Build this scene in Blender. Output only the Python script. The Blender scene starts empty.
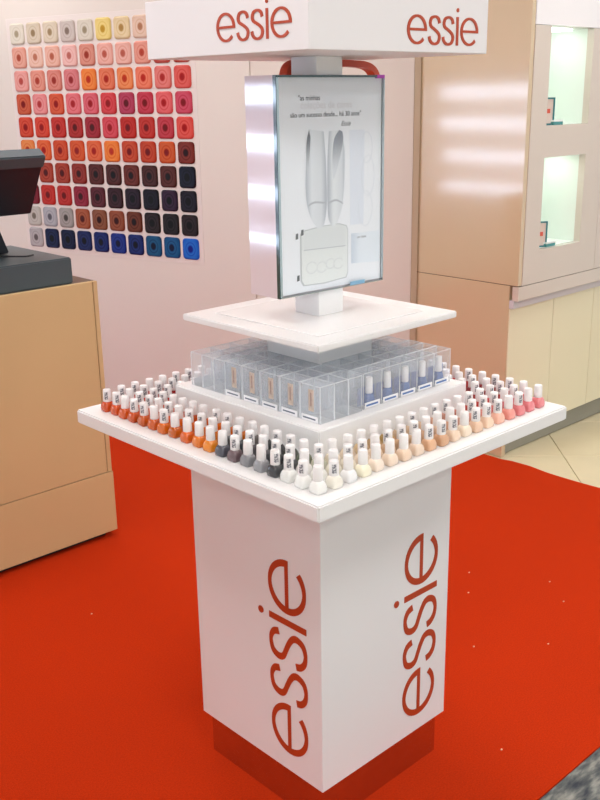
import bpy, bmesh, math, random
from mathutils import Vector, Matrix
random.seed(7)
S = bpy.context.scene
COL = S.collection

# ------------------------------------------------------------------ camera
cd = bpy.data.cameras.new('camera'); cam = bpy.data.objects.new('camera', cd); COL.objects.link(cam)
cd.sensor_fit = 'VERTICAL'; cd.sensor_height = 24.0; cd.lens = 969.2354 / 800 * 24.0
cd.clip_start = 0.05; cd.clip_end = 60
_f = Vector((0.65391639, 0.6945446, -0.30000194)); _r = Vector((0.72458597, -0.68900439, -0.01575204)); _u = Vector((0.21764315, 0.20707668, 0.95380853))
m = Matrix((_r, _u, -_f)).transposed().to_4x4(); m.translation = Vector((-1.37798194, -1.40144426, 1.49660162))
cam.matrix_world = m
S.camera = cam

# ------------------------------------------------------------------ world and exposure
w = bpy.data.worlds.new('store_ambient'); S.world = w; w.use_nodes = True
bg = w.node_tree.nodes['Background']; bg.inputs[0].default_value = (0.94, 0.97, 1.0, 1); bg.inputs[1].default_value = 0.76
S.view_settings.view_transform = 'Standard'; S.view_settings.look = 'None'
S.view_settings.gamma = 1.0; S.view_settings.use_curve_mapping = False
S.view_settings.exposure = 0.08
S.cycles.transparent_max_bounces = 40
LAMP = 9.0          # emission of the added ceiling panels
STRIP = 10.0         # lit shelf emission

# ------------------------------------------------------------------ helpers
def lin(c):
    return tuple(((v/255)/12.92 if v/255 <= .04045 else ((v/255+.055)/1.055)**2.4) for v in c)
MATS = {}
def mat(name, col=(200,200,200), rough=.5, metal=0, spec=.5, coat=0, coat_rough=.05, emit=None, emit_s=0, noise=None, bump=None, objcol=False, srgb=True, sheen=0):
    if name in MATS: return MATS[name]
    M = bpy.data.materials.new(name); M.use_nodes = True; MATS[name] = M
    nt = M.node_tree; b = nt.nodes['Principled BSDF']
    c = lin(col) if srgb else col
    b.inputs['Base Color'].default_value = (*c, 1)
    b.inputs['Roughness'].default_value = rough; b.inputs['Metallic'].default_value = metal
    b.inputs['Specular IOR Level'].default_value = spec
    b.inputs['Coat Weight'].default_value = coat; b.inputs['Coat Roughness'].default_value = coat_rough
    if sheen: b.inputs['Sheen Weight'].default_value = sheen
    if emit: b.inputs['Emission Color'].default_value = (*emit, 1); b.inputs['Emission Strength'].default_value = emit_s
    tc = nt.nodes.new('ShaderNodeTexCoord')
    src = None
    if objcol:
        oi = nt.nodes.new('ShaderNodeObjectInfo'); src = oi.outputs['Color']; nt.links.new(src, b.inputs['Base Color'])
    if noise:
        sc_, amt = noise[0], noise[1]
        n = nt.nodes.new('ShaderNodeTexNoise'); n.inputs['Scale'].default_value = sc_; n.inputs['Detail'].default_value = 4
        mp = nt.nodes.new('ShaderNodeMapping'); mp.inputs['Scale'].default_value = noise[2] if len(noise) > 2 else (1,1,1)
        nt.links.new(tc.outputs['Object'], mp.inputs['Vector']); nt.links.new(mp.outputs[0], n.inputs['Vector'])
        rp = nt.nodes.new('ShaderNodeMapRange'); rp.inputs[1].default_value = .25; rp.inputs[2].default_value = .75
        rp.inputs[3].default_value = 1-amt; rp.inputs[4].default_value = 1+amt
        nt.links.new(n.outputs['Fac'], rp.inputs[0])
        mx = nt.nodes.new('ShaderNodeMix'); mx.data_type = 'RGBA'; mx.blend_type = 'MULTIPLY'; mx.inputs[0].default_value = 1
        if src: nt.links.new(src, mx.inputs[6])
        else: mx.inputs[6].default_value = (*c, 1)
        nt.links.new(rp.outputs[0], mx.inputs[7]); nt.links.new(mx.outputs[2], b.inputs['Base Color'])
    if bump:
        n = nt.nodes.new('ShaderNodeTexNoise'); n.inputs['Scale'].default_value = bump[0]; n.inputs['Detail'].default_value = 3
        nt.links.new(tc.outputs['Object'], n.inputs['Vector'])
        bp = nt.nodes.new('ShaderNodeBump'); bp.inputs['Strength'].default_value = bump[1]; bp.inputs['Distance'].default_value = bump[2]
        nt.links.new(n.outputs['Fac'], bp.inputs['Height']); nt.links.new(bp.outputs[0], b.inputs['Normal'])
    return M

def clear_mat(name, tint, trans, rough=.08, body=(.8,.85,.9)):
    """thin clear plastic / glass: mostly see-through with a sheen and a little milky body"""
    M = bpy.data.materials.new(name); M.use_nodes = True; MATS[name] = M
    nt = M.node_tree; nt.nodes.remove(nt.nodes['Principled BSDF']); out = nt.nodes['Material Output']
    t = nt.nodes.new('ShaderNodeBsdfTransparent'); t.inputs[0].default_value = (*tint, 1)
    g = nt.nodes.new('ShaderNodeBsdfPrincipled'); g.inputs['Base Color'].default_value = (*body, 1); g.inputs['Roughness'].default_value = rough
    mx = nt.nodes.new('ShaderNodeMixShader'); mx.inputs[0].default_value = 1-trans
    nt.links.new(t.outputs[0], mx.inputs[1]); nt.links.new(g.outputs[0], mx.inputs[2]); nt.links.new(mx.outputs[0], out.inputs[0])
    return M

def mesh_from(bm, name, material, smooth=False):
    me = bpy.data.meshes.new(name); bmesh.ops.recalc_face_normals(bm, faces=bm.faces); bm.to_mesh(me); bm.free()
    if material: me.materials.append(material)
    if smooth:
        for pl in me.polygons: pl.use_smooth = True
    return me
def obj(name, me, parent=None, loc=None, rot=None, color=None):
    o = bpy.data.objects.new(name, me); COL.objects.link(o)
    if parent: o.parent = parent
    if loc: o.location = loc
    if rot: o.rotation_euler = rot
    if color: o.color = (*lin(color), 1)
    return o
def tag(o, label, cat, group=None, kind=None):
    if label: o['label'] = label
    if cat: o['category'] = cat
    if group: o['group'] = group
    if kind: o['kind'] = kind
    return o
def empty(name, loc=(0,0,0), rz=0):
    o = bpy.data.objects.new(name, None); COL.objects.link(o); o.location = loc; o.rotation_euler = (0,0,rz); o.empty_display_size = .05; return o
def add_box(bm, x0, x1, y0, y1, z0, z1, bev=0, seg=2):
    b2 = bmesh.new(); bmesh.ops.create_cube(b2, size=1)
    for v in b2.verts:
        v.co = Vector(((x0+x1)/2+v.co.x*(x1-x0), (y0+y1)/2+v.co.y*(y1-y0), (z0+z1)/2+v.co.z*(z1-z0)))
    if bev: bmesh.ops.bevel(b2, geom=b2.edges[:], offset=bev, segments=seg, affect='EDGES')
    t = bpy.data.meshes.new('tmp'); b2.to_mesh(t); b2.free(); bm.from_mesh(t); bpy.data.meshes.remove(t)
def boxme(name, x0, x1, y0, y1, z0, z1, material, bev=0, seg=2):
    bm = bmesh.new(); add_box(bm, x0, x1, y0, y1, z0, z1, bev, seg); return mesh_from(bm, name, material)
def box(name, x0, x1, y0, y1, z0, z1, material, parent=None, bev=0, seg=2):
    return obj(name, boxme(name, x0, x1, y0, y1, z0, z1, material, bev, seg), parent)
def poly_slab(name, pts, th, material):
    """flat polygon in local XY, extruded th along +Z"""
    bm = bmesh.new(); vs = [bm.verts.new((x, y, 0)) for x, y in pts]; f = bm.faces.new(vs)
    r = bmesh.ops.extrude_face_region(bm, geom=[f]); bmesh.ops.translate(bm, vec=(0,0,th), verts=[v for v in r['geom'] if isinstance(v, bmesh.types.BMVert)])
    bmesh.ops.triangulate(bm, faces=[f for f in bm.faces if len(f.verts) > 4])
    return mesh_from(bm, name, material)
def frame_parent(o, origin, xdir, ydir):
    """orient o so that its local X,Y lie along xdir,ydir (parent space)"""
    x = Vector(xdir).normalized(); y = Vector(ydir).normalized(); z = x.cross(y)
    mm = Matrix((x, y, z)).transposed().to_4x4(); mm.translation = Vector(origin); o.matrix_local = mm
def ordn(n): return f"{n}{'th' if 10 <= n % 100 <= 20 else {1:'st',2:'nd',3:'rd'}.get(n%10,'th')}"
def catmull(P, n=8):
    out = []
    for i in range(len(P)-1):
        p0 = P[max(i-1,0)]; p1 = P[i]; p2 = P[i+1]; p3 = P[min(i+2,len(P)-1)]
        for k in range(n):
            t = k/n
            out.append(tuple(.5*((2*p1[a]) + (-p0[a]+p2[a])*t + (2*p0[a]-5*p1[a]+4*p2[a]-p3[a])*t*t + (-p0[a]+3*p1[a]-3*p2[a]+p3[a])*t**3) for a in (0,1)))
    out.append(tuple(P[-1])); return out

# ------------------------------------------------------------------ materials
white = mat('white_laminate', (238,238,238), .32, spec=.45)
white_satin = mat('white_satin_board', (236,234,236), .5)
wallm = mat('warm_white_wall', (218,209,200), .6, noise=(1.2,.02))
tan = mat('glossy_tan_laminate', (210,188,154), .12, spec=.6, coat=.8, coat_rough=.07, noise=(2,.02))
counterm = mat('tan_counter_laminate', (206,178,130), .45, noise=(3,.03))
cream = mat('cream_cabinet_front', (234,226,196), .3, noise=(2,.015))
upperm = mat('greige_cabinet_panel', (214,202,190), .2, coat=.3, noise=(2,.015))
kick = mat('grey_toe_kick', (150,148,135), .5)
darkseam = mat('dark_joint', (105,85,65), .8)
carpetm = mat('red_carpet_pile', (188,50,14), .95, spec=.05, noise=(260,.16), bump=(420,.35,.002), sheen=.0)
beige_tile = mat('beige_stone_tile', (222,210,176), .22, noise=(3,.06))
grout = mat('tile_grout', (176,160,128), .8)
steel = mat('polished_plinth_metal', (210,205,205), .16, metal=1, noise=(40,.05))
redink = mat('red_orange_lettering', (182,64,22), .45)
chrome = mat('chrome_edge', (196,206,208), .15, metal=1)
teal = mat('dark_glass_edge', (22,60,64), .12, coat=1)
pos_grey = mat('charcoal_plastic', (66,78,84), .45)
pos_dark = mat('black_plastic', (26,30,38), .4)
capm = mat('white_bottle_cap', (242,240,240), .3)
polish = mat('nail_polish_lacquer', rough=.12, coat=.6, objcol=True)
acrylic = clear_mat('clear_acrylic', (.985,.992,1.0), .885, .06, (.97,.985,1.0))
pane_m = clear_mat('clear_front_pane', (.98,1,1), .93, .03, (.85,.9,.92))
paper = mat('poster_paper', (246,243,250), .35)
lamp_m = mat('lamp_diffuser', (255,255,255), .5, emit=(1.0,.985,.97), emit_s=LAMP)
strip_m = mat('shelf_light_strip', (255,255,255), .5, emit=(.64,.78,1.0), emit_s=STRIP)
niche_lamp = mat('niche_light', (255,255,255), .5, emit=(.90,1.0,.93), emit_s=4.0)

def grey_marble():
    M = mat('grey_streaked_marble', (110,115,115), .25)
    nt = M.node_tree; b = nt.nodes['Principled BSDF']; tc = nt.nodes.new('ShaderNodeTexCoord')
    mp = nt.nodes.new('ShaderNodeMapping'); mp.inputs['Scale'].default_value = (12, 40, 1); mp.inputs['Rotation'].default_value = (0,0,math.radians(-20))
    n = nt.nodes.new('ShaderNodeTexNoise'); n.inputs['Scale'].default_value = 1.4; n.inputs['Detail'].default_value = 7
    r = nt.nodes.new('ShaderNodeValToRGB'); e = r.color_ramp.elements
    e[0].position = .33; e[0].color = (*lin((40,48,60)),1); e[1].position = .68; e[1].color = (*lin((150,152,144)),1)
    e2 = r.color_ramp.elements.new(.5); e2.color = (*lin((92,97,96)),1)
    nt.links.new(tc.outputs['Object'], mp.inputs[0]); nt.links.new(mp.outputs[0], n.inputs[0]); nt.links.new(n.outputs[0], r.inputs[0]); nt.links.new(r.outputs[0], b.inputs['Base Color'])
    return M
marble = grey_marble()

def tile_print():
    """flat print of a polish bottle seen from above: square body, ring and dark centre, tinted per tile"""
    M = bpy.data.materials.new('printed_swatch'); M.use_nodes = True
    nt = M.node_tree; b = nt.nodes['Principled BSDF']; b.inputs['Roughness'].default_value = .3
    tc = nt.nodes.new('ShaderNodeTexCoord'); oi = nt.nodes.new('ShaderNodeObjectInfo')
    mp = nt.nodes.new('ShaderNodeMapping'); mp.inputs['Scale'].default_value = (1/.050, 1/.057, 0)
    ln = nt.nodes.new('ShaderNodeVectorMath'); ln.operation = 'LENGTH'
    r = nt.nodes.new('ShaderNodeValToRGB'); els = r.color_ramp.elements
    prof = [(0,2.6),(.24,2.3),(.30,1.15),(.42,.86),(.52,1.25),(.62,.92),(.9,1.05),(1.15,1.3)]
    els[0].position = 0; els[0].color = (prof[0][1]/3,)*3+(1,)
    els[1].position = 1; els[1].color = (prof[-1][1]/3,)*3+(1,)
    for p_, v in prof[1:-1]:
        el = els.new(p_/1.15); el.color = (v/3,)*3+(1,)
    dv = nt.nodes.new('ShaderNodeMath'); dv.operation = 'DIVIDE'; dv.inputs[1].default_value = 1.15
    sc2 = nt.nodes.new('ShaderNodeMath'); sc2.operation = 'MULTIPLY'; sc2.inputs[1].default_value = 3.0
    gm = nt.nodes.new('ShaderNodeGamma')
    L = nt.links.new
    L(tc.outputs['Object'], mp.inputs[0]); L(mp.outputs[0], ln.inputs[0]); L(ln.outputs['Value'], dv.inputs[0]); L(dv.outputs[0], r.inputs[0])
    L(r.outputs[0], sc2.inputs[0]); L(sc2.outputs[0], gm.inputs['Gamma']); L(oi.outputs['Color'], gm.inputs['Color']); L(gm.outputs[0], b.inputs['Base Color'])
    b.inputs['Specular IOR Level'].default_value = .15; b.inputs['Roughness'].default_value = .45
    return M
swatch = tile_print()

def sticker_print():
    """tiny lines of black lettering on white, too small to read"""
    M = bpy.data.materials.new('tiny_cap_print'); M.use_nodes = True
    nt = M.node_tree; b = nt.nodes['Principled BSDF']; b.inputs['Roughness'].default_value = .5
    tc = nt.nodes.new('ShaderNodeTexCoord'); mp = nt.nodes.new('ShaderNodeMapping'); mp.inputs['Scale'].default_value = (260, 260, 420)
    n = nt.nodes.new('ShaderNodeTexNoise'); n.inputs['Scale'].default_value = 1.0; n.inputs['Detail'].default_value = 1
    r = nt.nodes.new('ShaderNodeValToRGB'); r.color_ramp.elements[0].position = .42; r.color_ramp.elements[1].position = .60
    r.color_ramp.elements[0].color = (.16,.16,.19,1); r.color_ramp.elements[1].color = (.74,.74,.75,1)
    nt.links.new(tc.outputs['Object'], mp.inputs[0]); nt.links.new(mp.outputs[0], n.inputs[0]); nt.links.new(n.outputs[0], r.inputs[0]); nt.links.new(r.outputs[0], b.inputs['Base Color'])
    return M
sticker = sticker_print()

# ------------------------------------------------------------------ setting: floor
floor = box('floor', -5, 5, -4.5, 6.5, -.06, -.009, grout); tag(floor, 'beige stone tiled shop floor around the red carpet', None, kind='structure')
ts = .45
tme = boxme('tile', -ts/2+.0015, ts/2-.0015, -ts/2+.0015, ts/2-.0015, -.012, -.004, beige_tile, .0015, 1)
ca = math.sqrt(.5)
for a in range(-8, 9):
    for b_ in range(-8, 9):
        u = 1.456*ca + (a+.5)*ts; v = 2.2 + b_*ts           # u along (1,-1)/sqrt2, v along (1,1)/sqrt2
        x = (u+v)*ca; y = (v-u)*ca
        if 1.55 < x < 3.9 and -.75 < y < 1.2:
            obj('tile', tme, floor, (x, y, 0), (0,0,-math.pi/4))
mme = boxme('stone_slab', -.2985, .2985, -.2985, .2985, -.012, -.003, marble, .0015, 1)
for a in range(5):
    for b_ in range(2):
        o = obj('stone_slab', mme, floor, (-.9+.6*a+.13, -.7545-.6*b_, 0)); o['label'] = 'grey streaked marble floor slab'

# carpet (slightly wavy cut edge along the far right)
bm = bmesh.new()
X0, X1, Y0, Y1 = -2.4, 1.905, -.456, 3.5
ring = [(X0, Y0), (X1+.02, Y0)]
for k in range(1, 40):
    y = Y0 + (1.32-Y0)*k/40
    ring.append((X1 + .006*math.sin(y*9) + .010*math.exp(-((y-.70)/.06)**2) - (.012 if y > .8 else 0), y))
ring += [(X1-.02, 1.32), (1.85, 1.33), (1.37, 1.82), (.87, 3.5), (X0, Y1)]
vs = [bm.verts.new((x, y, 0)) for x, y in ring]; f = bm.faces.new(vs)
r = bmesh.ops.extrude_face_region(bm, geom=[f]); bmesh.ops.translate(bm, vec=(0,0,-.0045), verts=[v for v in r['geom'] if isinstance(v, bmesh.types.BMVert)])
carpet = obj('carpet', mesh_from(bm, 'carpet', carpetm)); tag(carpet, 'bright red carpet covering the floor under the display stand', 'carpet')
# lint
bm = bmesh.new()
for (x, y) in [(.86,.22),(.62,.02),(1.02,-.02),(1.10,.08),(.78,-.12),(-.05,.95),(.97,.30),(.30,-.30),(.55,.35)]:
    s = .0022; add_box(bm, x-s, x+s, y-s*.7, y+s*.7, 0, .002)
lint = obj('carpet_lint', mesh_from(bm, 'carpet_lint', mat('pale_lint', (235,205,170), .8))); tag(lint, 'tiny pale specks of lint scattered on red carpet', 'lint', kind='stuff')

# ------------------------------------------------------------------ setting: poster wall (turned 16 degrees)
WQ = Vector((1.325, 2.160, 0)); WT = Vector((-.27564, .96126, 0)); WN = Vector((-.96126, -.27564, 0))   # WN towards camera
wall = empty('wall_back', WQ); tag(wall, 'warm white wall behind the counter carrying the colour poster', None, kind='structure')
frame_parent(wall, WQ, -WT, (0,0,1))             # local x to the right as seen, y up, z = towards the camera
# local z: (-WT) x up
box('wall_core', -2.4, .331, 0, 2.6, -.06, -.012, wallm, wall)
box('wall_panel', -2.4, .331, 0, 2.6, -.012, 0, wallm, wall, .001, 1)
# second stretch of wall, turned towards the shop, running on to the cabinet
bay = empty('wall_bay'); tag(bay, 'warm white wall panel between the poster wall and the cabinet', None, kind='structure')
frame_parent(bay, (1.4185, 1.8375, 0), (.685, -.729, 0), (0,0,1))
box('wall_panel', 0, .682, 0, 2.6, -.05, 0, wallm, bay, .001, 1)
box('joint_shade_strip', .683, .709, 0, 2.6, -.05, -.003, mat('painted_joint_shade', (188,168,142), .5), bay)  # tan strip added for the shadow on the cabinet side at the joint

# colour poster with a hundred swatch tiles
poster = empty('swatch_poster'); poster.parent = None
tag(poster, 'wall poster of ten rows of nail polish colour swatches', 'poster')
pm = Matrix((-WT, Vector((0,0,1)), WN)).transposed().to_4x4(); pm.translation = WQ + Vector((0,0,.831)); poster.matrix_world = pm
board = box('poster_board', -1.055, .056, -.069, 1.035, .0002, .0012, mat('poster_board_white', (222,212,206), .6), poster, .001, 1)
ROWS = [
 [(222,214,198),(212,198,176),(216,202,180),(202,190,182),(216,208,192),(232,208,128),(226,204,162),(226,194,172),(225,190,180),(225,180,170)],
 [(222,160,142),(230,188,170),(230,178,160),(234,184,176),(212,140,122),(230,170,156),(230,174,160),(225,150,132),(190,80,70),(180,70,60)],
 [(228,158,150),(220,144,126),(212,130,116),(208,120,122),(230,128,56),(220,114,80),(230,134,80),(230,120,90),(222,120,112),(216,88,80)],
 [(196,88,58),(226,140,140),(206,84,52),(220,110,116),(212,94,106),(206,62,68),(172,56,84),(188,52,70),(220,94,96),(198,68,90)],
 [(202,66,40),(206,66,46),(188,46,36),(168,40,36),(154,36,48),(208,72,84),(184,40,30),(184,46,36),(184,52,64),(216,78,68)],
 [(220,130,68),(216,94,46),(198,72,36),(206,84,40),(216,98,56),(230,124,46),(188,68,36),(184,62,30),(198,84,36),(118,40,30)],
 [(160,60,40),(160,60,40),(158,56,36),(138,42,32),(82,30,26),(72,30,26),(98,36,26),(66,30,26),(82,36,30),(16,18,36)],
 [(118,26,42),(184,42,32),(178,42,36),(138,30,52),(82,26,36),(50,20,26),(34,18,32),(18,15,26),(46,24,48),(24,20,32)],
 [(190,186,178),(172,172,178),(158,154,150),(158,82,52),(128,76,50),(138,72,46),(98,46,26),(36,25,26),(30,25,26),(36,25,26)],
 [(178,173,174),(18,30,68),(18,25,58),(24,36,88),(18,36,100),(24,46,130),(18,36,100),(14,78,120),(14,80,132),(26,100,200)],
]
def pillow_tile():
    bm = bmesh.new(); hx, hy, rr = .0458, .0478, .0165
    def ringpts(sx, sy, z, r_):
        vs = []
        for cx, cy, a0 in ((sx-r_, sy-r_, 0), (-sx+r_, sy-r_, 90), (-sx+r_, -sy+r_, 180), (sx-r_, -sy+r_, 270)):
            for k in range(4):
                a = math.radians(a0+30*k); vs.append(bm.verts.new((cx+r_*math.cos(a), cy+r_*math.sin(a), z*.8)))
        return vs
    A = ringpts(hx, hy, 0, rr); B = ringpts(hx, hy, .004, rr); C_ = ringpts(hx-.006, hy-.006, .008, rr*.8)
    n = len(A)
    for P, Q in ((A, B), (B, C_)):
        for k in range(n): bm.faces.new((P[k], P[(k+1)%n], Q[(k+1)%n], Q[k]))
    bm.faces.new(C_)
    return mesh_from(bm, 'swatch_tile', swatch)
tile_me = pillow_tile()
for ri, row in enumerate(ROWS):
    for ci, c in enumerate(row):
        obj('swatch_tile', tile_me, poster, (-.9855+.1078*ci, .1072*(9-ri), .0012), None, tuple(v*.94 for v in c))

# ------------------------------------------------------------------ setting: glossy cabinet wall on the right
cab = empty('cabinet_wall', (1.915, .84, 0)); tag(cab, 'tall built-in cabinet with glossy tan side and two lit niches', 'cabinet')
def cbox(name, x0, x1, y0, y1, z0, z1, m_, par=cab, bev=0):
    return box(name, x0-1.915, x1-1.915, y0-.84, y1-.84, z0, z1, m_, par, bev, 1)
cbox('side_panel_upper', 1.915, 1.94, .803, 2.9, .7465, 2.6, tan, bev=.001)
cbox('side_panel_lower', 1.915, 1.94, .842, 2.9, 0.0, .7435, tan, bev=.001)
cbox('side_joint', 1.919, 1.94, .81, 2.89, .743, .747, darkseam)
cbox('toe_kick', 1.94, 4.0, .862, .90, 0, .088, kick)
cbox('carcass', 1.94, 4.0, 1.15, 2.9, 0, 2.6, upperm)
xs = [1.917, 2.245, 2.575, 2.905, 3.235, 3.565, 3.9]
for a, b_ in zip(xs, xs[1:]):
    cbox('door', a+.0015, b_-.0015, .838, .858, .09, .648, cream, bev=.0012)
cbox('finger_channel', 1.917, 4.0, .822, .90, .650, .684, mat('grey_channel', (205,200,204), .5))
# upper front around the niches
NX0, NX1, N1, N2 = 2.048, 2.357, (1.367, 1.735), (.879, 1.244)
cbox('front_rail', 1.917, 4.0, .80, .83, .684, .742, upperm, bev=.001)
def fpanel(x0, x1, z0, z1, nm='front_panel'): return cbox(nm, x0, x1, .80, .83, z0, z1, upperm)
fpanel(1.94, NX0, .745, 1.735); fpanel(NX1, 2.49, .745, 1.735)
fpanel(NX0, NX1, .745, N2[0]); fpanel(NX0, NX1, N2[1], N1[0]); fpanel(2.492, 4.0, .745, 1.735)
cbox('top_panel', 1.94, 4.0, .80, .83, 1.737, 2.6, mat('top_panel_reflection_white', (240,238,240), .25))  # white paints in the ceiling light's reflection on the glossy upper front
nich = mat('niche_lining', (232,240,232), .4)
for z0, z1 in (N1, N2):
    n_ = cbox('niche', NX0-.012, NX1+.012, 1.05, 1.062, z0-.012, z1+.012, nich)
    cbox('niche_side', NX0-.012, NX0, .83, 1.05, z0-.012, z1+.012, nich)
    cbox('niche_side', NX1, NX1+.012, .83, 1.05, z0-.012, z1+.012, nich)
    cbox('niche_floor', NX0, NX1, .83, 1.05, z0-.012, z0, nich)
    cbox('niche_top', NX0, NX1, .83, 1.05, z1, z1+.012, nich)
    cbox('niche_lamp', NX0+.05, NX1-.05, .87, 1.0, z1-.008, z1, niche_lamp)
# small framed cards and jars inside the niches
for z0, lab in ((N1[0], 'upper'), (N2[0], 'lower')):
    fr = empty('framed_card', (2.118, .842, z0), math.radians(-30)); tag(fr, f'small teal framed card standing in the {lab} lit niche', 'card', 'niche cards')
    tm = mat('teal_frame', (40,120,130), .4)
    box('frame', -.028, -.022, -.004, .004, 0, .105, tm, fr); box('frame', .022, .028, -.004, .004, 0, .105, tm, fr)
    box('frame', -.022, .022, -.004, .004, .099, .105, tm, fr); box('frame', -.022, .022, -.004, .004, 0, .006, tm, fr)
    box('print', -.022, .022, -.001, .002, .006, .099, mat('card_print', (225,205,195), .5), fr)
    box('print_mark', -.008, .010, -.0018, -.001, .045, .062, mat('card_mark', (215,90,70), .5), fr)
    tr = empty('jar_tray', (2.165, .842, z0)); tag(tr, f'flat teal and white box lying in the {lab} lit niche', 'box', 'niche boxes')
    box('box_body', -.034, .034, -.022, .022, 0, .012, mat('jar_teal', (70,150,150), .4), tr, .001); box('lid', -.035, .035, -.023, .023, .012, .019, white, tr, .001)

# ------------------------------------------------------------------ setting: ceiling; unseen light panels added to brighten the right-facing sides more
ceil = box('ceiling', -5, 5, -4.5, 6.5, 2.62, 2.68, mat('ceiling_white', (235,230,228), .8)); tag(ceil, 'white shop ceiling', None, kind='structure')
fr_me = bmesh.new()
for x0, x1, y0, y1 in ((-.32,.32,-.32,-.30), (-.32,.32,.30,.32), (-.32,-.30,-.30,.30), (.30,.32,-.30,.30)): add_box(fr_me, x0, x1, y0, y1, -.02, 0)
fr_me = mesh_from(fr_me, 'frame', white); df_me = boxme('diffuser', -.30, .30, -.30, .30, -.012, -.004, lamp_m)
for x in (-2.6, -1.0, .6, 2.2):
    for y in (-3.0, -1.5, 0, 1.5, 3.0):
        if (x, y) in ((-2.6, 0), (-2.6, 1.5), (-2.6, 3.0)): continue
        c = empty('added_ceiling_light', (x, y, 2.62)); tag(c, f'added square recessed ceiling light panel, {ordn(int(round((x+2.6)/1.6))+1)} column, {ordn(int(round((y+3)/1.5))+1)} row of the ceiling', 'ceiling light', 'added ceiling light panels')
        obj('frame', fr_me, c); obj('diffuser', df_me, c)

# lit shelf unit standing off to the left: its four bright shelves mirror in the glossy cabinet side
shelf_unit = empty('lit_shelf_unit', (-3.2, 4.1, 0)); tag(shelf_unit, 'lit white shelf unit mirrored as four bright bands in the cabinet', 'shelf unit')
box('back_panel', -.06, -.02, -1.3, 1.35, 0, 1.75, white_satin, shelf_unit)
for s in (-1.3, 1.31): box('side_panel', -.06, .28, s, s+.04, 0, 1.75, white_satin, shelf_unit)
for z, ya, yb in ((1.5,-1.2,1.2), (1.19,-1.2,1.2), (.87,-1.2,1.15), (.56,-1.2,1.15)):
    box('shelf', -.02, .26, -1.26, 1.31, z+.07, z+.09, white_satin, shelf_unit)
    box('light_strip', -.02, -.008, ya, yb, z-.055, z+.055, strip_m, shelf_unit)

# ------------------------------------------------------------------ lettering "essie"
def stroke_mesh(name, paths, th, material):
    """paths: list of (points, widths); each becomes its own closed extruded ribbon, all in one letter"""
    bm = bmesh.new()
    for pi_, (pts, ws) in enumerate(paths):
        th_ = th*(1+.12*pi_)
        L_, R_ = [], []
        n = len(pts)
        for i, (x, y) in enumerate(pts):
            a = Vector(pts[max(i-1, 0)]); b_ = Vector(pts[min(i+1, n-1)]); d = (b_-a).normalized(); nn = Vector((-d.y, d.x))
            hw = ws(i/(n-1), d)/2
            L_.append((x+nn.x*hw, y+nn.y*hw)); R_.append((x-nn.x*hw, y-nn.y*hw))
        top = [[bm.verts.new((*q, th_)) for q in side] for side in (L_, R_)]; bot = [[bm.verts.new((*q, 0)) for q in side] for side in (L_, R_)]
        for i in range(n-1):
            bm.faces.new((top[0][i], top[1][i], top[1][i+1], top[0][i+1])); bm.faces.new((bot[0][i+1], bot[1][i+1], bot[1][i], bot[0][i]))
            bm.faces.new((top[0][i+1], bot[0][i+1], bot[0][i], top[0][i])); bm.faces.new((top[1][i], bot[1][i], bot[1][i+1], top[1][i+1]))
        for e in (0, n-1): bm.faces.new((top[0][e], bot[0][e], bot[1][e], top[1][e]))
    return mesh_from(bm, name, material)
def wmod(t, d): return .085 + .05*abs(d.y)              # upright strokes heavier than level ones
def arc(cx, cy, rx, ry, a0, a1, n=40): return [(cx+rx*math.cos(math.radians(a0+(a1-a0)*k/n)), cy+ry*math.sin(math.radians(a0+(a1-a0)*k/n))) for k in range(n+1)]
S_PTS = catmull([(.595,.74),(.55,.87),(.44,.945),(.31,.955),(.16,.90),(.095,.76),(.14,.63),(.30,.545),(.46,.46),(.575,.36),(.60,.24),(.53,.10),(.37,.04),(.20,.07),(.09,.17),(.055,.29)], 5)
def word(parent, origin, xdir, ydir, h, bar_w=.085):
    """one mesh per letter; h = x-height"""
    x = 0
    plan = [('e', .09, 1.05), ('s', .09, .68), ('s', .12, .68), ('i', .11, .14), ('e', .10, 1.05)]
    zdir = Vector(xdir).cross(Vector(ydir))
    for ch, gap, wd in plan:
        if ch == 'e':
            e_arc = arc(.53, .5, .465, .45, -5, 318-360+360); bar = [(.08, .505), (.53, .505), (.99, .505)]
            me = stroke_mesh('letter_e', [(e_arc, wmod), (bar, lambda t, d: bar_w)], .0012, redink)
        elif ch == 's': me = stroke_mesh('letter_s', [(S_PTS, wmod)], .0012, redink)
        else: me = stroke_mesh('letter_i', [([(.07, .01), (.07, .5), (.07, .99)], lambda t, d: .125), (arc(.07, 1.22, .036, .036, 0, 358, 16), lambda t, d: .072)], .0012, redink)
        me.transform(Matrix.Diagonal((h*(1.03 if ch == 's' else 1), h, 1, 1)))
        o = obj('letter_'+ch, me, parent); frame_parent(o, Vector(origin) + Vector(xdir)*(x*h), xdir, ydir)
        o['label'] = f'red letter {ch}'
        x += wd+gap

# ------------------------------------------------------------------ the display stand
ZT = .8604; HT = .37; HC = .2007; ZR = .9152; HR = .218; ZS = 1.0679; HS = .2007
stand = empty('display_stand'); tag(stand, 'white square nail polish display stand with tray, shelf and sign', 'display stand')
box('plinth', -.1863, .1863, -.1863, .1863, 0, .1076, steel, stand)
colm = box('column', -HC, HC, -HC, HC, .1076, ZT-.0302, white, stand, .0012, 1)
tray = box('tray', -HT, HT, -HT, HT, ZT-.0302, ZT, white, stand, .003, 2)
box('riser', -HR, HR, -HR, HR, ZT, ZR, white, stand, .002, 2)
box('neck', -.0775, .0775, -.0775, .0775, ZR, ZS-.0135, white, stand, .0015, 1)
box('shelf', -HS, HS, -HS, HS, ZS-.0135, ZS, white, stand, .002, 2)
box('shelf_mat', -.152, .152, -.152, .152, ZS, ZS+.0022, mat('white_mat', (244,244,244), .25), stand, .0008, 1)
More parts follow.
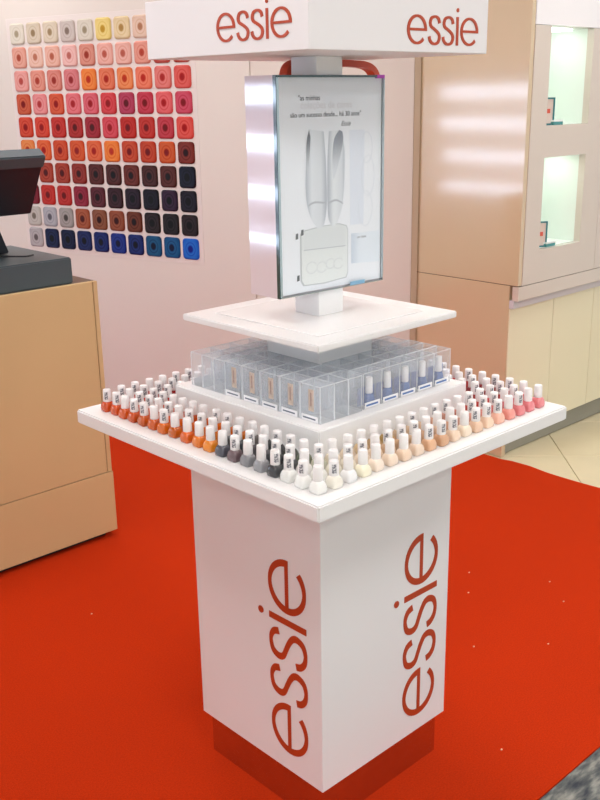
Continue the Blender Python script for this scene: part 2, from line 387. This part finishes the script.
box('pole', -.035, .035, -.035, .035, ZS+.0022, 1.566, white, stand, .001, 1)
head = empty('header_sign', (0,0,0), -.011); head.parent = stand
hdr = box('header_box', -.233, .233, -.225, .225, 1.566, 1.668, white_satin, stand, .001, 1); hdr.rotation_euler = (0,0,-.011)
bpy.data.objects.remove(head)
word(colm, (-HC-.0001, -.160, .153), (0,0,1), (0,1,0), .1135)
word(colm, (.160, -HC-.0001, .150), (0,0,1), (-1,0,0), .1115)
word(hdr, (-.2331, .009, 1.5860), (0,-1,0), (0,0,1), .0485)
word(hdr, (.002, -.2251, 1.5785), (1,0,0), (0,0,1), .0500)

# ------------------------------------------------------------------ poster light box on the pole
lb = empty('poster_box', (0,0,1.122), -.028); tag(lb, 'white poster box with clear front on the pole', 'poster box')
glossy_side = mat('mirror_gloss_white', (222,205,212), .08, spec=.8, coat=.8, coat_rough=.04)
WX, WY, HZ = .143, .044, .41
# body is a hollow frame around the pole
bm = bmesh.new()
add_box(bm, -WX, -WX+.006, -WY+.008, WY, 0, HZ); add_box(bm, WX-.006, WX, -WY+.008, WY, 0, HZ)
add_box(bm, -WX+.006, WX-.006, WY-.006, WY, 0, HZ)
add_box(bm, -WX+.006, WX-.006, -WY+.008, -.0365, 0, .005); add_box(bm, -WX+.006, WX-.006, -WY+.008, -.0365, HZ-.005, HZ)
add_box(bm, -WX+.006, -.042, -.0365, WY-.006, 0, .005); add_box(bm, .042, WX-.006, -.0365, WY-.006, 0, .005)
add_box(bm, -WX+.006, -.042, -.0365, WY-.006, HZ-.005, HZ); add_box(bm, .042, WX-.006, -.0365, WY-.006, HZ-.005, HZ)
obj('box_body', mesh_from(bm, 'box_body', glossy_side), lb)
pst = box('poster_sheet', -WX+.007, WX-.003, -WY+.0055, -WY+.0075, .004, HZ-.004, paper, lb)
pane = box('clear_pane', -WX+.0005, WX-.0005, -WY, -WY+.003, .0005, HZ-.0005, pane_m, lb)
box('edge_strip', -WX, -WX+.0014, -WY-.0005, -WY+.008, 0, HZ, teal, lb); box('edge_strip', -WX+.003, -WX+.010, -WY+.0031, -WY+.0055, .002, HZ-.002, chrome, lb)
box('edge_strip', WX-.0015, WX, -WY-.0005, -WY+.008, 0, HZ, chrome, lb)
box('edge_strip', -WX+.003, WX-.002, -WY-.0005, -WY+.008, HZ-.004, HZ, teal, lb); box('edge_strip', -WX+.003, WX-.002, -WY-.0005, -WY+.008, 0, .002, chrome, lb)
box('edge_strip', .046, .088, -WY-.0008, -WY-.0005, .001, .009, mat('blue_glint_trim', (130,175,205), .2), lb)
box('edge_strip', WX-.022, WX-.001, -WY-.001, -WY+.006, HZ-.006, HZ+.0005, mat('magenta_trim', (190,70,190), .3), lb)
# print on the sheet, laid as flat pieces on the paper
PY = -WY+.0054
def pprint(name, pts, m_, layer=0):
    me = poly_slab(name, pts, .0001, m_)
    o = obj(name, me, pst); frame_parent(o, (0, PY-.00012*layer, 0), (1,0,0), (0,0,1)); return o
def P(x, z): return (x, z-1.122)
def grad(name, c0, c1, axis, a, b_):
    M = bpy.data.materials.new(name); M.use_nodes = True; nt = M.node_tree; bb = nt.nodes['Principled BSDF']; bb.inputs['Roughness'].default_value = .4
    tc = nt.nodes.new('ShaderNodeTexCoord'); sp = nt.nodes.new('ShaderNodeSeparateXYZ'); mr = nt.nodes.new('ShaderNodeMapRange'); mr.inputs[1].default_value = a; mr.inputs[2].default_value = b_
    rr = nt.nodes.new('ShaderNodeValToRGB'); rr.color_ramp.elements[0].color = (*lin(c0),1); rr.color_ramp.elements[1].color = (*lin(c1),1); rr.color_ramp.interpolation = 'EASE'
    nt.links.new(tc.outputs['Object'], sp.inputs[0]); nt.links.new(sp.outputs[axis], mr.inputs[0]); nt.links.new(mr.outputs[0], rr.inputs[0]); nt.links.new(rr.outputs[0], bb.inputs['Base Color'])
    return M
def grad3(name, stops, axis, a, b_):
    M = grad(name, stops[0][1], stops[-1][1], axis, a, b_); rr = [n for n in M.node_tree.nodes if n.type == 'VALTORGB'][0].color_ramp
    for p_, c in stops[1:-1]: rr.elements.new(p_).color = (*lin(c), 1)
    return M
ink_leg = grad3('printed_pale_leg', [(0,(186,188,200)), (.35,(232,231,238)), (.7,(226,225,232)), (1,(182,184,196))], 0, -.070, -.013)
ink_leg2 = grad3('printed_pale_leg_b', [(0,(182,184,196)), (.4,(236,235,240)), (.75,(226,225,232)), (1,(196,198,208))], 0, -.012, .037)
legL = catmull([P(-.058,1.435), P(-.064,1.40), P(-.067,1.36), P(-.068,1.32), P(-.064,1.29), P(-.052,1.262), P(-.034,1.246), P(-.020,1.256), P(-.013,1.29), P(-.013,1.33), P(-.015,1.38), P(-.020,1.43)], 4)
legR = catmull([P(-.006,1.43), P(-.010,1.38), P(-.011,1.33), P(-.011,1.29), P(-.008,1.262), P(.004,1.246), P(.018,1.258), P(.029,1.285), P(.034,1.32), P(.036,1.36), P(.035,1.40), P(.024,1.431)], 4)
pprint('printed_slipper', legL, ink_leg, 3); pprint('printed_slipper', legR, ink_leg2, 3)
pprint('printed_gap', catmull([P(-.058,1.434), P(-.0635,1.415), P(-.0655,1.39), P(-.0635,1.35), P(-.057,1.39), P(-.0545,1.42)], 4), grad('print_charcoal', (206,206,214), (84,86,100), 1, .235, .305), 4)
pprint('printed_gap', catmull([P(.022,1.431), P(.008,1.415), P(.003,1.38), P(.006,1.34), P(.020,1.37), P(.032,1.41), P(.030,1.428)], 4), grad('print_grey', (222,222,230), (132,134,148), 1, .225, .305), 4)
pprint('printed_shade', catmull([P(-.062,1.295), P(-.045,1.30), P(-.017,1.296), P(-.017,1.293), P(-.045,1.296), P(-.062,1.291)], 3), mat('print_line', (186,186,196), .5), 4)
pprint('printed_shade', catmull([P(-.008,1.296), P(.012,1.300), P(.030,1.292), P(.030,1.289), P(.012,1.296), P(-.008,1.292)], 3), MATS['print_line'], 4)
bag = [P(-.078,1.246), P(-.03,1.251), P(.02,1.252), P(.041,1.246), P(.045,1.238), P(.045,1.150), P(.040,1.140), P(-.02,1.136), P(-.076,1.138), P(-.083,1.148), P(-.083,1.24)]
pprint('printed_bag', [(a*1.02-.0003, b_) for a, b_ in bag], mat('print_outline', (198,198,202), .5), 1)
pprint('printed_bag', [(a*.975, (b_-.072)*.965+.072) for a, b_ in bag], grad('printed_bag_body', (240,238,238), (228,227,229), 1, .02, .125), 2)
pprint('printed_flap', [P(-.073,1.241), P(.036,1.242), P(.038,1.206), P(-.075,1.209)], mat('print_flap', (226,225,228), .5), 3)
pprint('printed_line', [P(-.075,1.209), P(.038,1.206), P(.038,1.2045), P(-.075,1.2075)], MATS['print_line'], 4)
for x, z in ((-.0785,1.243), (-.0925,1.2369), (-.0905,1.1555)):
    pprint('printed_clip', [P(x-.004,z-.006), P(x+.003,z-.005), P(x+.003,z+.006), P(x-.003,z+.005)], mat('print_dark', (78,80,86), .5), 4)
# pale embossed curls on the bag
for k, (x, z, rr_) in enumerate([(-.055,1.172,.014), (-.028,1.170,.013), (-.004,1.174,.012), (.018,1.172,.013)]):
    me = stroke_mesh('printed_curl', [(arc(x, z-1.122, rr_, rr_*.8, 30, 330, 24), lambda t, d: .0016)], .0001, mat('print_curl', (218,216,220), .5)); o = obj('printed_curl', me, pst); frame_parent(o, (0, PY-.0005, 0), (1,0,0), (0,0,1))
pprint('printed_card', [P(.0546,1.228), P(.138,1.226), P(.138,1.162), P(.0546,1.167)], grad('printed_card_blue', (206,212,228), (236,238,248), 0, .05, .085), 1)
pprint('printed_panel', [P(.050,1.43), P(.092,1.43), P(.090,1.245), P(.052,1.245)], mat('print_faint', (234,234,246), .5), 0)
for (x, z, rx, rz) in ((.098,1.395,.016,.03), (.102,1.34,.018,.04), (.095,1.275,.020,.035)):
    me = stroke_mesh('printed_curl', [(arc(x, z-1.122, rx, rz, 0, 355, 24), lambda t, d: .0014)], .0001, mat('print_faint_line', (226,226,236), .5)); o = obj('printed_curl', me, pst); frame_parent(o, (0, PY-.0003, 0), (1,0,0), (0,0,1))
def text(body, x, z, width, m_, name='printed_text', shear=0):
    cu = bpy.data.curves.new('t', 'FONT'); cu.body = body; cu.size = 1; cu.shear = shear
    to = bpy.data.objects.new('t', cu); COL.objects.link(to); bpy.context.view_layer.update()
    me = bpy.data.meshes.new_from_object(to.evaluated_get(bpy.context.evaluated_depsgraph_get())); bpy.data.objects.remove(to); bpy.data.curves.remove(cu)
    xs_ = [v.co.x for v in me.vertices]; k = width/(max(xs_)-min(xs_)); x0 = min(xs_)
    for v in me.vertices: v.co = Vector(((v.co.x-x0)*k, v.co.y*k, 0))
    me.materials.clear(); me.materials.append(m_)
    o = obj(name, me, pst); frame_parent(o, (x, PY-.0006, z-1.122), (1,0,0), (0,0,1)); return o
ink = mat('print_ink', (30,30,50), .5); pale_ink = mat('print_pale_ink', (232,225,231), .5)
text('"as minhas', -.084, 1.4872, .055, ink)
text('coleções de cores', -.078, 1.4725, .134, pale_ink)
text('são um sucesso desde... há 30 anos"', -.1045, 1.4570, .186, ink)
text('Essie', .027, 1.4385, .026, ink, 'printed_signature', .35)
text('cor base', .071, 1.2165, .026, ink)

# red strap arching behind the poster box, hung from the underside of the sign
bm = bmesh.new(); rows = []
path = catmull([(-.026,1.44), (-.026,1.50), (-.024,1.535), (-.012,1.552), (.02,1.558), (.09,1.558), (.16,1.557), (.205,1.553), (.228,1.540), (.234,1.52), (.234,1.48), (.234,1.44)], 6)
for i, (x, z) in enumerate(path):
    a_ = Vector(path[max(i-1,0)]); b_ = Vector(path[min(i+1,len(path)-1)]); d_ = (b_-a_).normalized(); nx, nz = -d_.y*.0065, d_.x*.0065
    rows.append([bm.verts.new((x+nx, .052, z+nz)), bm.verts.new((x+nx, .074, z+nz)), bm.verts.new((x-nx, .074, z-nz)), bm.verts.new((x-nx, .052, z-nz))])
for a_, b_ in zip(rows, rows[1:]):
    for k in range(4): bm.faces.new((a_[k], a_[(k+1)%4], b_[(k+1)%4], b_[k]))
bm.faces.new(rows[0]); bm.faces.new(rows[-1][::-1])
strap = obj('red_strap', mesh_from(bm, 'red_strap', mat('red_strap', (196,70,36), .4)))
tag(strap, 'red curved strap arching behind the poster box under the sign', 'strap')

# ------------------------------------------------------------------ nail polish bottles
def loft(name, rings, material, smooth=True):
    bm = bmesh.new(); vs = []
    for pts, z in rings: vs.append([bm.verts.new((x, y, z)) for x, y in pts])
    n = len(vs[0])
    for a, b_ in zip(vs, vs[1:]):
        for k in range(n): bm.faces.new((a[k], a[(k+1)%n], b_[(k+1)%n], b_[k]))
    bm.faces.new(vs[0][::-1]); bm.faces.new(vs[-1])
    return mesh_from(bm, name, material, smooth)
def superel(r, p_, n=20):
    out = []
    for k in range(n):
        a = 2*math.pi*k/n; c, s = math.cos(a), math.sin(a)
        out.append((r*math.copysign(abs(c)**(2/p_), c), r*math.copysign(abs(s)**(2/p_), s)))
    return out
body_me = loft('bottle', [(superel(.0106,5),0), (superel(.0121,5),.0012), (superel(.0127,5),.006), (superel(.0124,4.5),.012), (superel(.0112,3.5),.0172), (superel(.0092,2.6),.0208), (superel(.0066,2),.0228), (superel(.0060,2),.0240)], polish)
cap_me = loft('cap', [(superel(.0084,2),.0215), (superel(.0088,2),.0222), (superel(.0086,2),.036), (superel(.0081,2),.0468), (superel(.0075,2),.0478), (superel(.005,2),.0481)], capm)
bm = bmesh.new(); pv = None
for k in range(7):
    a = math.radians(-26+52*k/6); p_ = [bm.verts.new((r_*math.cos(a), r_*math.sin(a), z)) for r_, z in ((.00895,.027), (.0086,.0435))]
    if pv: bm.faces.new((pv[0], p_[0], p_[1], pv[1]))
    pv = p_
st_me = mesh_from(bm, 'cap_lettering', sticker, True)
def cname(c):
    r_, g, b_ = c; mx, mn = max(c), min(c)
    if mx < 75: return 'black'
    if mx-mn < 26: return 'white' if mn > 205 else ('pale grey' if mn > 165 else ('grey' if mx > 95 else 'charcoal'))
    if mn > 195: return 'cream'
    if r_ > 225 and g > 190: return 'pale beige'
    if r_ > 185 and g > 145 and b_ < g: return 'beige'
    if b_ > 100 and b_ > r_: return 'blue'
    if r_ > 200 and abs(g-b_) < 28 and g > 95: return 'pink'
    if r_ > 195 and g > 62: return 'orange'
    if r_ > 150: return 'red'
    return 'dark red'
def jit(c, a=8):
    dlt = random.uniform(-a, a)
    return tuple(max(8, min(250, int(v+dlt))) for v in c)
OR = (212,78,26)
PAL_L = [(240,240,236),(240,240,236),(236,236,232),(52,52,56),(152,152,156),(134,134,138),(112,92,96),(78,78,88),(242,134,56),(236,118,58),(230,98,56),(196,86,34),(222,98,36),(216,88,34),(208,84,32),(208,76,28),(210,76,28),(214,72,28),(208,66,26)]
PAL_L2 = [(238,238,232),(236,236,230),(240,238,234),(70,70,74),(60,60,66),(100,100,104),(92,84,88),(60,64,70),(90,86,84),(230,120,56),(226,108,50),(222,100,44),(214,90,38),(216,84,34),(206,78,30),(200,72,28),(206,70,28),(200,62,26),(196,56,26)]
PAL_L3 = [(238,238,232),(228,226,214),(196,196,176),(120,128,110),(64,66,60),(80,80,84),(56,58,60),(110,100,96),(222,112,50),(226,112,48),(220,104,46),(212,92,42),(206,80,36),(204,74,32),(198,66,30),(190,58,28),(176,48,26),(170,44,26),(160,40,26)]
PAL_R = [(240,240,236),(238,234,220),(230,230,230),(242,236,208),(242,224,206),(242,220,196),(238,210,182),(234,210,186),(218,168,128),(208,158,118),(238,210,182),(240,220,196),(232,194,164),(240,206,176),(242,184,160),(236,148,134),(226,126,128),(226,122,126),(230,128,132)]
PAL_R2 = [(238,238,232),(236,232,218),(234,228,208),(240,228,206),(236,214,190),(228,200,170),(206,166,128),(196,154,112),(216,178,142),(214,170,134),(222,182,150),(220,170,140),(226,170,146),(212,140,118),(222,140,126),(206,100,92),(214,100,104),(216,110,112),(220,116,120)]
PAL_R3 = [(238,238,232),(234,230,214),(232,224,204),(238,226,200),(230,206,176),(206,170,120),(190,150,92),(176,134,84),(208,170,132),(216,184,150),(224,190,160),(214,160,134),(206,140,116),(196,116,96),(190,84,70),(184,60,56),(196,72,70),(206,86,88),(214,96,100)]
PAL_BX = [(222,110,112),(200,70,66),(180,44,44),(160,32,36),(140,26,34),(190,60,60),(206,80,84),(150,40,50),(120,30,40),(170,40,44),(200,60,60),(210,90,90),(160,50,60),(130,30,40),(150,30,30),(170,40,30),(180,50,30),(170,40,26),(160,40,26)]
N, PITCH = 19, .0361; B0 = -.325
for i in range(N):
    for j in range(N):
        d = min(i, j, N-1-i, N-1-j)
        if d > 2: continue
        if i == d: side, k, pal = 'left', j, (PAL_L, PAL_L2, PAL_L3)[d]
        elif j == d: side, k, pal = 'right', i, (PAL_R, PAL_R2, PAL_R3)[d]
        elif i == N-1-d: side, k, pal = 'far right', j, PAL_BX
        else: side, k, pal = 'far left', i, PAL_BX[::-1]
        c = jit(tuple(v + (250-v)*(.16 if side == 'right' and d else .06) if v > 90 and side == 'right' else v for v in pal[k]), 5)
        if side == 'left' and c[0] > 140 and c[2] < 75: c = (int(c[0]*.95), int(c[1]*1.02), max(5, int(c[2]*.45)))
        n_ = k-d+1
        where = {'left':'front corner','right':'front corner','far right':'right corner','far left':'left corner'}[side]
        rown = ('outer','middle','inner')[d]
        t = empty('nail_polish_bottle', (B0+PITCH*i+random.uniform(-.0012,.0012), B0+PITCH*j+(.004-.002*(j-11) if j >= 11 else 0)+random.uniform(-.0012,.0012), ZT), 0)
        tag(t, f'{cname(c)} nail polish bottle, {ordn(n_)} from {where}, {rown} row along {side} tray edge', 'nail polish', 'nail polish bottles on the tray')
        o = obj('bottle', body_me, t, None, (0,0,random.uniform(-.06,.06)), c)
        cp = obj('cap', cap_me, t)
        if random.random() < .5: obj('cap_lettering', st_me, cp, None, (0,0,math.radians(225+random.uniform(-25,25))))

# ------------------------------------------------------------------ clear boxes on the riser, set like a pinwheel
BW, BD, BH = .0535, .0370, .0720
def box_shell():
    bm = bmesh.new(); t_ = .0012
    add_box(bm, -BW/2, BW/2, -BD/2, -BD/2+t_, 0, BH); add_box(bm, -BW/2, BW/2, BD/2-t_, BD/2, 0, BH)
    add_box(bm, -BW/2, -BW/2+t_, -BD/2+t_, BD/2-t_, 0, BH); add_box(bm, BW/2-t_, BW/2, -BD/2+t_, BD/2-t_, 0, BH)
    add_box(bm, -BW/2+t_, BW/2-t_, -BD/2+t_, BD/2-t_, 0, t_)
    return mesh_from(bm, 'clear_walls', acrylic)
shell_me = box_shell()
bm = bmesh.new(); e_ = .0011
for sx in (-1, 1):
    for sy in (-1, 1): add_box(bm, sx*(BW/2-.0004)-e_/2, sx*(BW/2-.0004)+e_/2, sy*(BD/2-.0004)-e_/2, sy*(BD/2-.0004)+e_/2, .0005, BH)
for sy in (-1, 1): add_box(bm, -BW/2+.001, BW/2-.001, sy*(BD/2-.0004)-e_/2, sy*(BD/2-.0004)+e_/2, BH-.0012, BH)
for sx in (-1, 1): add_box(bm, sx*(BW/2-.0004)-e_/2, sx*(BW/2-.0004)+e_/2, -BD/2+.001, BD/2-.001, BH-.0012, BH)
edges_me = mesh_from(bm, 'folded_edges', clear_mat('acrylic_edge', (.98,.99,1.0), .45, .1, (.95,.97,1.0)))
lid_me = boxme('clear_lid', -BW/2+.0012, BW/2-.0012, -BD/2+.0012, BD/2-.0012, BH-.0014, BH-.0002, acrylic)
card_me = boxme('name_label', -BW/2+.004, BW/2-.006, -BD/2-.0008, -BD/2-.0001, .001, .0125, mat('label_white', (240,240,242), .5))
line_me = boxme('label_print', -BW/2+.008, BW/2-.012, -BD/2-.0010, -BD/2-.0008, .0052, .0080, mat('label_ink', (90,100,120), .6))
bline_me = boxme('label_print', -BW/2+.008, BW/2-.012, -BD/2-.0010, -BD/2-.0008, .0048, .0084, mat('label_blue', (70,110,170), .6))
insert_me = boxme('insert_card', -.007, .007, -BD/2+.0022, -BD/2+.0030, .020, .062, mat('tan_insert', (206,176,150), .5, noise=(90,.35)))
insert2_me = boxme('insert_print', -.002, .002, -BD/2+.0017, -BD/2+.0021, .030, .056, mat('brown_insert', (150,96,70), .5))
blue_me = boxme('blue_backing', -BW/2+.003, BW/2-.003, -.0012, .0004, .002, .038, mat('blue_backing_card', (26,70,150), .5))
arms = [('left', -math.pi/2, (lambda a, d: (-.1718+.0377*d, -.167+.0557*a))), ('right', 0, (lambda a, d: (-.046+.0535*a+.002, -.1718+.0377*d))),
        ('far right', math.pi/2, (lambda a, d: (.1718-.0377*d, .167-.0557*a))), ('far left', math.pi, (lambda a, d: (.048-.0535*a, .1718-.0377*d)))]
for side, rz, pos in arms:
    for d in range(3):
        for a in range(5):
            x, y = pos(a, d)
            t = empty('clear_box', (x, y, ZR), rz)
            row = ('outer', 'middle', 'inner')[d]
            extra = {'left':'with tan insert', 'right':'with blue card'}.get(side, 'with white label') if d == 0 else 'without label'
            end = {'left':'front corner', 'right':'left end', 'far right':'far corner', 'far left':'right end'}[side]
            tag(t, f'clear acrylic box {extra}, {ordn(a+1)} from {end}, {row} row, riser {side}', 'box', 'clear boxes on the riser')
            obj('clear_walls', shell_me, t); obj('clear_lid', lid_me, t); obj('folded_edges', edges_me, t)
            if d == 0:
                lb_ = obj('name_label', card_me, t); obj('label_print', bline_me if side == 'right' else line_me, lb_)
                if side == 'right': obj('blue_backing', blue_me, t)
                if side == 'left': ic = obj('insert_card', insert_me, t); obj('insert_print', insert2_me, ic)
            if side in ('left', 'far left') or d == 2: continue
            if side == 'right' and d == 0: c = (46,90,156)
            else: c = jit((222,222,222), 12)
            yo = -.0088 if (side == 'right' and d == 0) else .003
            off = Matrix.Rotation(rz, 3, 'Z') @ Vector((0, yo, 0))
            b_ = empty('nail_polish_bottle', (x+off.x, y+off.y, ZR+.0013), rz)
            tag(b_, f'{cname(c)} bottle in clear box, {ordn(a+1)} from {end}, {row} row, riser {side}', 'nail polish', 'boxed bottles on the riser')
            obj('bottle', body_me, b_, None, None, c).scale = (.9, .6, 1.15)
            cp = obj('cap', cap_me, b_); cp.scale = (.9, .8, 1.2)

# ------------------------------------------------------------------ cash counter and till at the left
ct = empty('cash_counter', (.315, 1.37, 0)); tag(ct, 'tan laminate cash counter at the left with a till on top', 'counter')
def kbox(name, x0, x1, y0, y1, z0, z1, m_, bev=.001): return box(name, x0-.315, x1-.315, y0-1.37, y1-1.37, z0, z1, m_, ct, bev, 1)
kbox('toe_kick', -1.4, .29, 1.40, 1.95, 0, .03, mat('dark_kick', (40,28,24), .7))
kbox('carcass', -1.4, .318, 1.388, 2.0, .03, .905, counterm)
kbox('front_panel', -1.4, .299, 1.37, 1.388, .2485, .921, counterm)
kbox('kick_panel', -1.4, .322, 1.37, 1.388, .022, .2455, counterm)
kbox('edge_post', .3015, .318, 1.37, 1.388, .2485, .921, counterm)
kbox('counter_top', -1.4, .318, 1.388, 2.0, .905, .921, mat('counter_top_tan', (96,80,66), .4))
till = empty('till', (0, 1.55, .9212)); tag(till, 'charcoal till with tilted screen seen from behind on counter', 'till')
def tb(name, x0, x1, y0, y1, z0, z1, m_, bev=.004): return box(name, x0, x1, y0-1.55, y1-1.55, z0-.915, z1-.915, m_, till, bev, 2)
base = tb('drawer_base', -.45, .243, 1.392, 1.80, .915, 1.000, pos_grey)
neck = tb('neck_post', -.16, .135, 1.60, 1.72, 1.004, 1.16, pos_dark)
# tapered neck
for v in neck.data.vertices:
    k = (v.co.z - (1.004-.915))/(.156)
    v.co.x -= .06*k if v.co.x > 0 else 0; v.co.y -= .02*k
scr = bpy.data.objects.new('screen_back', boxme('screen_back', -.45, .225, -.018, .020, 0, .232, pos_dark, .004)); COL.objects.link(scr); scr.parent = till
scr.location = (0, .062, .220); scr.rotation_euler = (math.radians(33), 0, 0)
rim = obj('screen_rim', boxme('screen_rim', -.455, .229, -.022, .024, .232-.045, .2325, pos_grey, .004), scr)
hub = tb('hinge', -.12, .10, 1.585, 1.65, 1.10, 1.165, pos_grey)
bm = bmesh.new(); pv = None
pts = catmull([(.0,.03,1.010), (.06,-.02,1.018), (.12,-.05,1.008), (.16,-.02,1.008)], 8)
cable_pts = [(-.02,.02),(.05,.0),(.09,-.03),(.13,-.07),(.16,-.06)]
cp_ = catmull(cable_pts, 6); prev = None
for q in cp_:
    ringv = [bm.verts.new((q[0]+.003*math.cos(a), q[1], .0925+.003*math.sin(a))) for a in [2*math.pi*k/6 for k in range(6)]]
    if prev:
        for k in range(6): bm.faces.new((prev[k], prev[(k+1)%6], ringv[(k+1)%6], ringv[k]))
    prev = ringv
obj('cable', mesh_from(bm, 'cable', pos_dark, True), till)
